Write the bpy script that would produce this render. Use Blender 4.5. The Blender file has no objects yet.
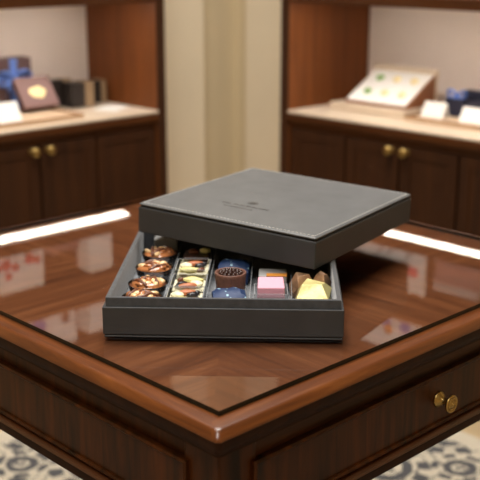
import bpy, bmesh, math, random
from mathutils import Vector, Matrix

S = bpy.context.scene
COL = S.collection
PI = math.pi
R = math.radians

# ---------------------------------------------------------------- camera, world, lights
cam_d = bpy.data.cameras.new('camera')
cam_d.sensor_width = 36.0
cam_d.sensor_height = 36.0
cam_d.lens = 1025.0 / 480.0 * 36.0
cam_d.dof.use_dof = True
cam_d.dof.focus_distance = 1.34
cam_d.dof.aperture_fstop = 5.4
cam_d.clip_start = 0.05
cam = bpy.data.objects.new('camera', cam_d)
COL.objects.link(cam)
cam.location = (-0.712, -0.771, 1.26)
cam.rotation_euler = (R(90 - 16.0), 0, R(-44.0))
S.camera = cam

world = bpy.data.worlds.new('world')
S.world = world
world.use_nodes = True
world.node_tree.nodes['Background'].inputs[0].default_value = (1.0, 0.93, 0.84, 1)
world.node_tree.nodes['Background'].inputs[1].default_value = 0.15

vs = S.view_settings
vs.view_transform = 'Standard'
vs.look = 'None'
vs.exposure = 0.0
vs.gamma = 1.0
vs.use_curve_mapping = False


def area_lamp(name, loc, sx, sy, watts, color):
    d = bpy.data.lights.new(name, 'AREA')
    d.shape = 'RECTANGLE'
    d.size, d.size_y = sx, sy
    d.energy = watts
    d.color = color
    o = bpy.data.objects.new(name, d)
    COL.objects.link(o)
    o.location = loc
    return o


WARM = (1.0, 0.965, 0.92)
area_lamp('ceiling_lamp', (0.45, 0.55, 2.66), 0.9, 0.9, 42, WARM)
area_lamp('ceiling_lamp', (1.15, 1.15, 2.66), 0.7, 0.7, 14, WARM)
area_lamp('ceiling_lamp', (-0.9, -0.5, 2.66), 0.7, 0.7, 26, WARM)
STRIP = 17.0

# ---------------------------------------------------------------- materials


def new_mat(name):
    m = bpy.data.materials.new(name)
    m.use_nodes = True
    nt = m.node_tree
    return m, nt, nt.nodes['Principled BSDF']


def setp(b, **k):
    names = dict(color='Base Color', rough='Roughness', metal='Metallic', coat='Coat Weight', coat_rough='Coat Roughness',
                 spec='Specular IOR Level', trans='Transmission Weight', ior='IOR', sheen='Sheen Weight', sub='Subsurface Weight', alpha='Alpha')
    for a, v in k.items():
        if a == 'color':
            v = (*v, 1)
        b.inputs[names[a]].default_value = v


def lin(r, g, b):
    f = lambda c: (c / 255 / 12.92) if c / 255 <= 0.04045 else ((c / 255 + 0.055) / 1.055) ** 2.4
    return (f(r), f(g), f(b))


def ramp(nt, src, stops):
    n = nt.nodes.new('ShaderNodeValToRGB')
    e = n.color_ramp.elements
    while len(e) < len(stops):
        e.new(0.5)
    for el, (p, c) in zip(e, stops):
        el.position = p
        el.color = (*c, 1)
    nt.links.new(src, n.inputs[0])
    return n.outputs[0]


def math_n(nt, op, a, b=None, c=None):
    n = nt.nodes.new('ShaderNodeMath')
    n.operation = op
    for i, v in enumerate((a, b, c)):
        if v is None:
            continue
        if isinstance(v, (int, float)):
            n.inputs[i].default_value = v
        else:
            nt.links.new(v, n.inputs[i])
    return n.outputs[0]


def mixc(nt, f, a, b):
    n = nt.nodes.new('ShaderNodeMix')
    n.data_type = 'RGBA'
    for s, v in ((n.inputs[0], f), (n.inputs[6], a), (n.inputs[7], b)):
        if isinstance(v, (int, float)):
            s.default_value = v
        elif isinstance(v, tuple):
            s.default_value = (*v, 1)
        else:
            nt.links.new(v, s)
    return n.outputs[2]


def noise(nt, vec, scale, detail=4, rough=0.55, distort=0.0):
    n = nt.nodes.new('ShaderNodeTexNoise')
    n.inputs['Scale'].default_value = scale
    n.inputs['Detail'].default_value = detail
    n.inputs['Roughness'].default_value = rough
    n.inputs['Distortion'].default_value = distort
    if vec is not None:
        nt.links.new(vec, n.inputs['Vector'])
    return n.outputs[0]


def coords(nt):
    return nt.nodes.new('ShaderNodeTexCoord').outputs['Object']


def mapped(nt, vec, scale, rot=(0, 0, 0), loc=(0, 0, 0)):
    n = nt.nodes.new('ShaderNodeMapping')
    n.inputs['Scale'].default_value = scale
    n.inputs['Rotation'].default_value = rot
    n.inputs['Location'].default_value = loc
    nt.links.new(vec, n.inputs['Vector'])
    return n.outputs[0]


def bump(nt, bsdf, h, strength, dist):
    n = nt.nodes.new('ShaderNodeBump')
    n.inputs['Strength'].default_value = strength
    n.inputs['Distance'].default_value = dist
    nt.links.new(h, n.inputs['Height'])
    nt.links.new(n.outputs[0], bsdf.inputs['Normal'])


AX = {'x': (2.0, 26, 26), 'y': (26, 2.0, 26), 'z': (26, 26, 2.0)}


def wood(name, dark, light, axis='z', rough=0.32, coat=0.3, scale=1.0, spec=0.25):
    m, nt, b = new_mat(name)
    v = mapped(nt, coords(nt), tuple(k * scale for k in AX[axis]))
    n1 = noise(nt, v, 1.0, 5, 0.6, 0.6)
    c = ramp(nt, n1, [(0.30, dark), (0.52, tuple((p + q) / 2 for p, q in zip(dark, light))), (0.72, light)])
    nt.links.new(c, b.inputs['Base Color'])
    setp(b, rough=rough, coat=coat, coat_rough=0.15, spec=spec)
    return m


def quarter_wood(name, dark, mid, light, across, rough, coat):
    """Veneer laid in four quarters meeting on the diagonals of the table; across=True runs the grain square to each edge."""
    m, nt, b = new_mat(name)
    co = coords(nt)
    sep = nt.nodes.new('ShaderNodeSeparateXYZ')
    nt.links.new(co, sep.inputs[0])
    dx = math_n(nt, 'ABSOLUTE', math_n(nt, 'SUBTRACT', sep.outputs[0], 0.41))
    dy = math_n(nt, 'ABSOLUTE', math_n(nt, 'SUBTRACT', sep.outputs[1], 0.42))
    f = math_n(nt, 'GREATER_THAN', dx, dy)
    outs = []
    for ax, rz, off in (('x', R(9), 0.0), ('y', R(-9), 3.7)):
        v = mapped(nt, co, AX[ax], rot=(0, 0, rz if across else 0), loc=(off, off, 0))
        n1 = noise(nt, v, 1.5 if across else 2.6, 8, 0.68, 1.0)
        outs.append(ramp(nt, n1, [(0.28, dark), (0.5, mid), (0.74, light)]))
    cx, cy = outs
    c = mixc(nt, f, cy, cx) if across else mixc(nt, f, cx, cy)
    nt.links.new(c, b.inputs['Base Color'])
    setp(b, rough=rough, coat=coat, coat_rough=0.12)
    return m


def plain(name, color, rough=0.5, var=0.0, nscale=40, bump_s=0.0, bump_d=0.001, **k):
    m, nt, b = new_mat(name)
    setp(b, rough=rough, **k)
    co = coords(nt)
    n1 = noise(nt, co, nscale, 4)
    d = tuple(max(0, c * (1 - var)) for c in color)
    l = tuple(c * (1 + var) for c in color)
    nt.links.new(ramp(nt, n1, [(0.3, d), (0.7, l)]), b.inputs['Base Color'])
    if bump_s:
        bump(nt, b, n1, bump_s, bump_d)
    return m


def leather(name, color, rough=0.48):
    m, nt, b = new_mat(name)
    co = coords(nt)
    vo = nt.nodes.new('ShaderNodeTexVoronoi')
    vo.inputs['Scale'].default_value = 900
    nt.links.new(co, vo.inputs['Vector'])
    n1 = noise(nt, co, 30, 4)
    nt.links.new(ramp(nt, n1, [(0.3, tuple(c * .9 for c in color)), (0.7, tuple(c * 1.1 for c in color))]), b.inputs['Base Color'])
    setp(b, rough=rough, spec=0.5)
    bump(nt, b, vo.outputs['Distance'], 0.25, 0.0004)
    return m


def clear_plastic(name, tint=0.97, ior=1.45, extra=0.0):
    """thin clear sheet: clear except where it mirrors at a slant"""
    m = bpy.data.materials.new(name)
    m.use_nodes = True
    nt = m.node_tree
    nt.nodes.clear()
    out = nt.nodes.new('ShaderNodeOutputMaterial')
    tr = nt.nodes.new('ShaderNodeBsdfTransparent')
    tr.inputs[0].default_value = (tint, tint, tint, 1)
    gl = nt.nodes.new('ShaderNodeBsdfGlossy')
    gl.inputs['Roughness'].default_value = 0.03
    fr = nt.nodes.new('ShaderNodeFresnel')
    fr.inputs[0].default_value = ior
    f = fr.outputs[0]
    if extra:
        f = math_n(nt, 'ADD', f, extra)
    mx = nt.nodes.new('ShaderNodeMixShader')
    nt.links.new(f, mx.inputs[0])
    nt.links.new(tr.outputs[0], mx.inputs[1])
    nt.links.new(gl.outputs[0], mx.inputs[2])
    nt.links.new(mx.outputs[0], out.inputs[0])
    return m, gl


M = {}
M['veneer'] = quarter_wood('table_veneer', lin(84, 46, 23), lin(114, 67, 37), lin(146, 93, 56), True, 0.35, 0.0)
M['edge'] = quarter_wood('table_edge_wood', lin(78, 38, 13), lin(104, 55, 21), lin(130, 75, 33), False, 0.30, 0.12)
M['apron_x'] = wood('apron_wood_lengthwise', lin(30, 13, 3), lin(72, 37, 12), 'x', 0.42, 0.0, 2.0, 0.2)
M['apron'] = wood('apron_wood_upright', lin(26, 11, 2), lin(84, 42, 12), 'z', 0.42, 0.0, 2.2, 0.2)
M['cove'] = wood('cove_wood_shaded', lin(34, 15, 4), lin(54, 27, 9), 'z', 0.6, 0.0, 2.0, 0.15)  # darker moulding wood, shade of the down-facing cove put into its colour
M['bead'] = quarter_wood('bead_wood', lin(60, 30, 12), lin(76, 40, 17), lin(90, 49, 22), False, 0.35, 0.1)
M['cab'] = wood('cabinet_wood', lin(44, 21, 5), lin(64, 34, 10), 'z', 0.55, 0.0)
M['cab_h'] = wood('cabinet_wood_lengthwise', lin(60, 31, 10), lin(86, 47, 17), 'x', 0.42, 0.05)
M['cab_hy'] = wood('cabinet_wood_lengthwise_b', lin(60, 31, 10), lin(86, 47, 17), 'y', 0.42, 0.05)
M['cab_side_lit'] = wood('cabinet_side_wood_lit', lin(92, 50, 21), lin(122, 69, 30), 'z', 0.5, 0.0)  # lighter copy of the cabinet wood, strip lamp glow put into its colour
M['tray_wood'] = wood('tray_wood', lin(134, 98, 66), lin(168, 126, 90), 'x', 0.4, 0.05)
M['tray_pale'] = wood('pale_tray_wood', lin(204, 176, 146), lin(226, 200, 170), 'x', 0.4, 0.0)
M['case_wood'] = wood('case_wood', lin(120, 74, 48), lin(150, 98, 66), 'x', 0.4, 0.05)
M['stone'] = plain('cream_stone', lin(208, 190, 168), 0.35, 0.06, 18)
M['backing'] = plain('niche_backing', lin(234, 222, 216), 0.8, 0.02, 10)
M['wall'] = plain('wall_paint', lin(220, 203, 168), 0.9, 0.02, 6)
M['wall_lit'] = plain('pilaster_paint_lit', lin(242, 227, 198), 0.9, 0.02, 6)  # paler than the walls; brightness step at the shaded corner put into colour
M['ceil'] = plain('ceiling_paint', lin(225, 220, 210), 0.9, 0.01, 6)
M['floor'] = plain('floor_stone', lin(196, 172, 134), 0.45, 0.05, 9)
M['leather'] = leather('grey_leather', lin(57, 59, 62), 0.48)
M['leather_lit'] = leather('grey_leather_lit', lin(98, 99, 99), 0.50)  # lighter copy of grey_leather: overhead light put into the lid top's colour
M['lining'] = plain('suede_lining', lin(68, 71, 76), 0.95, 0.22, 120, 0.4, 0.0006, sheen=0.4)
M['black'] = plain('black_card', lin(16, 16, 17), 0.6, 0.1)
M['thread'] = plain('pale_thread', lin(200, 199, 195), 0.8, 0.05, 200)
M['emboss'] = plain('debossed_print', lin(70, 66, 60), 0.6, 0.05)
M['brass'] = plain('brass', lin(178, 150, 92), 0.34, 0.1, 60, metal=1.0)
M['choc'] = plain('milk_chocolate', lin(112, 66, 44), 0.38, 0.22, 120, 0.3, 0.001)
M['choc_dark'] = plain('dark_chocolate', lin(58, 34, 26), 0.3, 0.25, 150, 0.3, 0.001)
M['choc_cup'] = plain('cup_chocolate', lin(122, 84, 70), 0.5, 0.2, 300, 0.5, 0.0006)
M['pearl'] = plain('chocolate_pearl', lin(60, 36, 30), 0.2, 0.1)
M['caramel'] = plain('caramel', lin(182, 116, 70), 0.2, 0.28, 160, 0.5, 0.001, coat=0.6)
M['nut'] = plain('toasted_nut', lin(244, 206, 150), 0.3, 0.2, 200, 0.2, 0.001, coat=0.4)
M['almond'] = plain('almond_skin', lin(188, 110, 66), 0.45, 0.2, 200)
M['white_choc'] = plain('white_chocolate', lin(246, 240, 206), 0.35, 0.07, 150, 0.4, 0.001)
M['lime'] = plain('pistachio_cream', lin(228, 218, 146), 0.4, 0.14, 150)
M['currant'] = plain('dark_currant', lin(34, 30, 36), 0.3, 0.2, 200)
M['pink'] = plain('pink_marshmallow', lin(238, 172, 192), 0.6, 0.03, 200)
M['gold_foil'] = plain('pale_gold_foil', lin(222, 210, 142), 0.32, 0.06, 90, 0.4, 0.002, metal=0.25)
M['brown_foil'] = plain('bronze_foil', lin(186, 148, 116), 0.3, 0.15, 90, 0.4, 0.002, metal=0.45)
M['silver_paper'] = plain('grey_paper', lin(160, 160, 158), 0.4, 0.06, 90)
M['orange'] = plain('orange_stripe', lin(226, 150, 60), 0.4, 0.06)
M['ribbon'] = plain('blue_ribbon', lin(100, 134, 210), 0.35, 0.1)
M['card'] = plain('white_card', lin(238, 236, 232), 0.7, 0.01)
M['mauve'] = plain('mauve_brown_card', lin(136, 106, 104), 0.55, 0.05, 60)
M['mauve_dark'] = plain('dark_mauve_card', lin(92, 70, 70), 0.6, 0.05, 60)
M['gold'] = plain('gold_leaf', lin(250, 226, 168), 0.35, 0.05, 60, metal=0.3)
M['dark_card'] = plain('charcoal_card', lin(44, 38, 36), 0.5, 0.05, 60)
M['tan'] = plain('tan_ribbon', lin(156, 132, 104), 0.5, 0.05, 60)
M['navy'] = plain('navy_card', lin(40, 42, 62), 0.5, 0.05, 60)
M['green_b'] = plain('green_glaze', lin(140, 178, 112), 0.3, 0.1)
M['yellow_b'] = plain('yellow_glaze', lin(236, 220, 168), 0.3, 0.1)
M['red_p'] = plain('red_print', lin(206, 76, 84), 0.7, 0.1)
M['dark_p'] = plain('dark_print', lin(90, 76, 80), 0.7, 0.1)
M['blue_p'] = plain('blue_print', lin(96, 110, 190), 0.7, 0.1)
M['orange_p'] = plain('orange_print', lin(224, 146, 82), 0.7, 0.1)

M['clear'], _ = clear_plastic('clear_plastic', 0.96, 1.45, 0.12)
m = bpy.data.materials.new('frosted_plastic')
m.use_nodes = True
nt = m.node_tree
b = nt.nodes['Principled BSDF']
setp(b, color=lin(206, 210, 214), rough=0.2, spec=0.6)
tr = nt.nodes.new('ShaderNodeBsdfTransparent')
mx = nt.nodes.new('ShaderNodeMixShader')
mx.inputs[0].default_value = 0.30
nt.links.new(tr.outputs[0], mx.inputs[1])
nt.links.new(b.outputs[0], mx.inputs[2])
nt.links.new(mx.outputs[0], nt.nodes['Material Output'].inputs[0])
M['frosted'] = m
M['glass'], _gl = clear_plastic('table_glass', 0.96, 1.68)
_gl.inputs['Roughness'].default_value = 0.015
m = bpy.data.materials.new('glass_underside')
m.use_nodes = True
nt = m.node_tree
nt.nodes.clear()
_o = nt.nodes.new('ShaderNodeOutputMaterial')
_t = nt.nodes.new('ShaderNodeBsdfTransparent')
nt.links.new(_t.outputs[0], _o.inputs[0])
M['glass_under'] = m
M['glass_edge'] = plain('glass_edge', lin(14, 30, 27), 0.12, 0.05)

# blue foil with pale specks
m, nt, b = new_mat('blue_foil')
co = coords(nt)
vo = nt.nodes.new('ShaderNodeTexVoronoi')
vo.inputs['Scale'].default_value = 95
nt.links.new(co, vo.inputs['Vector'])
sp = math_n(nt, 'LESS_THAN', vo.outputs['Distance'], 0.20)
nt.links.new(mixc(nt, sp, lin(30, 54, 96), lin(150, 188, 206)), b.inputs['Base Color'])
setp(b, rough=0.55, metal=0.1)
bump(nt, b, noise(nt, co, 70, 3), 0.25, 0.002)
M['blue_foil'] = m

# rug: medallions, dotted rings and scrolls
m, nt, b = new_mat('rug_weave')
co = coords(nt)
wob = nt.nodes.new('ShaderNodeTexNoise')
wob.inputs['Scale'].default_value = 22
nt.links.new(co, wob.inputs['Vector'])
vm = nt.nodes.new('ShaderNodeVectorMath')
vm.operation = 'MULTIPLY_ADD'
nt.links.new(wob.outputs['Color'], vm.inputs[0])
vm.inputs[1].default_value = (0.022, 0.022, 0)
nt.links.new(co, vm.inputs[2])


def medallion(off, cell, r0, w0, rd, wd, nd, core):
    mp = mapped(nt, vm.outputs[0], (1 / cell, 1 / cell, 1), loc=(off[0], off[1], 0))
    s = nt.nodes.new('ShaderNodeSeparateXYZ')
    nt.links.new(mp, s.inputs[0])
    fx = math_n(nt, 'SUBTRACT', math_n(nt, 'FRACT', s.outputs[0]), 0.5)
    fy = math_n(nt, 'SUBTRACT', math_n(nt, 'FRACT', s.outputs[1]), 0.5)
    r = math_n(nt, 'SQRT', math_n(nt, 'ADD', math_n(nt, 'MULTIPLY', fx, fx), math_n(nt, 'MULTIPLY', fy, fy)))
    th = math_n(nt, 'ARCTAN2', fy, fx)
    ring = math_n(nt, 'LESS_THAN', math_n(nt, 'ABSOLUTE', math_n(nt, 'SUBTRACT', r, r0)), w0)
    dots = math_n(nt, 'MULTIPLY', math_n(nt, 'LESS_THAN', math_n(nt, 'ABSOLUTE', math_n(nt, 'SUBTRACT', r, rd)), wd),
                  math_n(nt, 'GREATER_THAN', math_n(nt, 'COSINE', math_n(nt, 'MULTIPLY', th, nd)), -0.1))
    c = math_n(nt, 'LESS_THAN', r, math_n(nt, 'MULTIPLY_ADD', math_n(nt, 'COSINE', math_n(nt, 'MULTIPLY', th, 4.0)), core * 0.5, core))
    return math_n(nt, 'MAXIMUM', math_n(nt, 'MAXIMUM', ring, dots), c)


f1 = medallion((0.0, 0.0), 0.26, 0.21, 0.050, 0.37, 0.062, 9.0, 0.07)
f2 = medallion((0.5, 0.5), 0.26, 0.12, 0.04, 0.235, 0.036, 6.0, 0.03)
sq = noise(nt, co, 17, 1)
f4 = math_n(nt, 'LESS_THAN', math_n(nt, 'ABSOLUTE', math_n(nt, 'SUBTRACT', sq, 0.5)), 0.018)
f3 = math_n(nt, 'MAXIMUM', math_n(nt, 'MAXIMUM', f1, f2), f4)
s = nt.nodes.new('ShaderNodeSeparateXYZ')
nt.links.new(co, s.inputs[0])
inside = math_n(nt, 'MULTIPLY', math_n(nt, 'LESS_THAN', s.outputs[0], 1.40), math_n(nt, 'LESS_THAN', s.outputs[1], 1.42))
f3 = math_n(nt, 'MULTIPLY', f3, inside)
pile = noise(nt, co, 260, 3)
cr = ramp(nt, pile, [(0.3, lin(184, 174, 154)), (0.7, lin(212, 203, 184))])
nt.links.new(mixc(nt, math_n(nt, 'MULTIPLY', f3, 0.95), cr, lin(66, 68, 74)), b.inputs['Base Color'])
setp(b, rough=0.95)
bump(nt, b, pile, 0.5, 0.003)
M['rug'] = m

m, nt, b = new_mat('led_diffuser')
b.inputs['Emission Color'].default_value = (1.0, 0.88, 0.75, 1)
b.inputs['Emission Strength'].default_value = STRIP
M['led'] = m
m, nt, b = new_mat('led_diffuser_added')
b.inputs['Emission Color'].default_value = (1.0, 0.90, 0.78, 1)
b.inputs['Emission Strength'].default_value = 44.0  # only for the added strips under the upper shelves
M['led_added'] = m

# ---------------------------------------------------------------- mesh helpers


def loc_of(o):
    v = Vector(o.location)
    while o.parent:
        o = o.parent
        v += Vector(o.location)
    return v


def obj(name, bm, mat, parent=None, world_coords=False, smooth=False, bevel=0.0, segs=2):
    if world_coords and parent is not None:
        bmesh.ops.translate(bm, verts=bm.verts, vec=-loc_of(parent))
    bmesh.ops.recalc_face_normals(bm, faces=bm.faces)
    me = bpy.data.meshes.new(name)
    bm.to_mesh(me)
    bm.free()
    for mm in (mat if isinstance(mat, (list, tuple)) else [mat]):
        me.materials.append(M[mm])
    o = bpy.data.objects.new(name, me)
    COL.objects.link(o)
    o.parent = parent
    if smooth:
        for p in me.polygons:
            p.use_smooth = True
    if bevel:
        md = o.modifiers.new('bevel', 'BEVEL')
        md.width = bevel
        md.segments = segs
        md.limit_method = 'ANGLE'
        md.angle_limit = R(35)
        for p in me.polygons:
            p.use_smooth = True
        w = o.modifiers.new('wn', 'WEIGHTED_NORMAL')
        w.keep_sharp = True
    return o


def thing(name, label, cat, loc=(0, 0, 0), rz=0.0, group=None):
    o = bpy.data.objects.new(name, None)
    o.empty_display_size = 0.05
    COL.objects.link(o)
    o.location = loc
    o.rotation_euler = (0, 0, rz)
    return tag(o, label, cat, group)


def tag(o, label, cat, group=None):
    o['label'] = label
    o['category'] = cat
    if group:
        o['group'] = group
    return o


def struct(name, bm, mat, **k):
    o = obj(name, bm, mat, **k)
    o['kind'] = 'structure'
    return o


def dup(root, loc, rz, label):
    r = root.copy()
    COL.objects.link(r)
    r.location = loc
    r.rotation_euler = (0, 0, rz)
    r['label'] = label
    for ch in list(root.children):
        c = ch.copy()
        COL.objects.link(c)
        c.parent = r
        for g in list(ch.children):
            d = g.copy()
            COL.objects.link(d)
            d.parent = c
    return r


def B(*boxes):
    """bmesh of boxes given as (x0,x1,y0,y1,z0,z1)"""
    bm = bmesh.new()
    for b6 in boxes:
        box(bm, *b6)
    return bm


def box(bm, x0, x1, y0, y1, z0, z1):
    if x0 > x1: x0, x1 = x1, x0
    if y0 > y1: y0, y1 = y1, y0
    v = [bm.verts.new((x, y, z)) for z in (z0, z1) for x, y in ((x0, y0), (x1, y0), (x1, y1), (x0, y1))]
    for f in ((0, 3, 2, 1), (4, 5, 6, 7), (0, 1, 5, 4), (1, 2, 6, 5), (2, 3, 7, 6), (3, 0, 4, 7)):
        bm.faces.new([v[i] for i in f])
    return v


def rr_loop(x0, x1, y0, y1, r, n=5):
    pts = []
    for cx, cy, a0 in ((x1 - r, y1 - r, 0), (x0 + r, y1 - r, 90), (x0 + r, y0 + r, 180), (x1 - r, y0 + r, 270)):
        for k in range(n + 1):
            a = R(a0 + 90 * k / n)
            pts.append((cx + r * math.cos(a), cy + r * math.sin(a)))
    return pts


def sweep(rect, profile, r=0.006, n=5, cap_first=False, cap_last=False, closed=False):
    """profile of (offset outward, z) swept round a rectangle"""
    bm = bmesh.new()
    loops = []
    for off, z in profile:
        pts = rr_loop(rect[0] - off, rect[1] + off, rect[2] - off, rect[3] + off, r, n)
        loops.append([bm.verts.new((x, y, z)) for x, y in pts])
    k = len(loops[0])
    rng = len(loops) if closed else len(loops) - 1
    for i in range(rng):
        a, b_ = loops[i], loops[(i + 1) % len(loops)]
        for j in range(k):
            bm.faces.new((a[j], a[(j + 1) % k], b_[(j + 1) % k], b_[j]))
    if cap_first: bm.faces.new(loops[0])
    if cap_last: bm.faces.new(loops[-1])
    return bm


def lathe(profile, n=28, flute=None):
    """profile of (r, z) round the z axis"""
    bm = bmesh.new()
    rings = []
    for r, z in profile:
        if r < 1e-6:
            rings.append([bm.verts.new((0, 0, z))])
        else:
            ring = []
            for k in range(n):
                a = 2 * PI * k / n
                rr = r * (1 + (flute[0] * math.cos(a * flute[1]) if flute else 0))
                ring.append(bm.verts.new((rr * math.cos(a), rr * math.sin(a), z)))
            rings.append(ring)
    for a, b_ in zip(rings, rings[1:]):
        for k in range(n):
            q = []
            for v in (a[k % len(a)], a[(k + 1) % len(a)], b_[(k + 1) % len(b_)], b_[k % len(b_)]):
                if v not in q:
                    q.append(v)
            if len(q) > 2:
                bm.faces.new(q)
    if len(rings[0]) > 1: bm.faces.new(rings[0])
    if len(rings[-1]) > 1: bm.faces.new(rings[-1])
    return bm


def blob(rx, ry, rz, seed=0, amp=0.12, freq=70.0, sub=3, loc=(0, 0, 0), rot=None):
    bm = bmesh.new()
    bmesh.ops.create_icosphere(bm, subdivisions=sub, radius=1)
    rnd = random.Random(seed)
    ph = [rnd.uniform(0, 6.28) for _ in range(6)]
    for v in bm.verts:
        p = v.co.copy()
        k = 1 + amp * (math.sin(p.x * 4 + ph[0]) * math.sin(p.y * 5 + ph[1]) + 0.6 * math.sin(p.z * 7 + ph[2] + p.x * 3) + 0.4 * math.sin(9 * p.y + 6 * p.x + ph[3]))
        v.co = Vector((p.x * rx * k, p.y * ry * k, p.z * rz * k))
    if rot is not None:
        bmesh.ops.transform(bm, matrix=rot.to_4x4(), verts=bm.verts)
    bmesh.ops.translate(bm, verts=bm.verts, vec=loc)
    return bm


def xf(bm, mat4):
    bmesh.ops.transform(bm, matrix=mat4, verts=bm.verts)
    return bm


def tube(pts, r, n=8, flat=1.0):
    """round bar through points, ends tapered shut"""
    bm = bmesh.new()
    rings = []
    P = [Vector(p) for p in pts]
    for i, p in enumerate(P):
        t = (P[min(i + 1, len(P) - 1)] - P[max(i - 1, 0)]).normalized()
        up = Vector((0, 0, 1)) if abs(t.z) < 0.9 else Vector((1, 0, 0))
        s = t.cross(up).normalized()
        w = s.cross(t)
        rr = r * (0.45 if i in (0, len(P) - 1) else 1)
        rings.append([bm.verts.new(p + s * (rr * math.cos(2 * PI * k / n)) + w * (rr * flat * math.sin(2 * PI * k / n))) for k in range(n)])
    for a, b_ in zip(rings, rings[1:]):
        for k in range(n):
            bm.faces.new((a[k], a[(k + 1) % n], b_[(k + 1) % n], b_[k]))
    bm.faces.new(rings[0])
    bm.faces.new(rings[-1])
    return bm


def merge(*bms):
    out = bmesh.new()
    for b_ in bms:
        me = bpy.data.meshes.new('tmp')
        b_.to_mesh(me)
        b_.free()
        out.from_mesh(me)
        bpy.data.meshes.remove(me)
    return out


# ---------------------------------------------------------------- room
struct('floor', B((-2.66, 2.13, -2.66, 2.19, -0.06, -0.006)), 'floor')
struct('ceiling', B((-2.66, 2.13, -2.66, 2.19, 2.70, 2.76)), 'ceil')
struct('wall_left', B((-2.6, 2.13, 2.13, 2.19, -0.006, 2.70)), 'wall')
struct('wall_right', B((2.067, 2.13, -2.6, 2.13, -0.006, 2.70)), 'wall')
struct('wall_back', B((-2.6, 2.067, -2.66, -2.60, -0.006, 2.70)), 'wall')
struct('wall_front', B((-2.66, -2.60, -2.6, 2.13, -0.006, 2.70)), 'wall')
# pale pilasters standing beside the two cabinets
struct('trim_1', B((1.386, 1.832, 2.05, 2.13, -0.006, 2.70)), 'wall_lit', bevel=0.004)
struct('trim_2', B((1.99, 2.067, 1.490, 2.00, -0.006, 2.70)), 'wall_lit', bevel=0.004)

rug = obj('patterned_rug', B((-0.9, 1.46, -0.9, 1.48, -0.006, 0.004)), 'rug')
tag(rug, 'cream rug with charcoal medallions lying on the floor under the wooden table', 'rug')

# ---------------------------------------------------------------- wall cabinets


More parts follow.
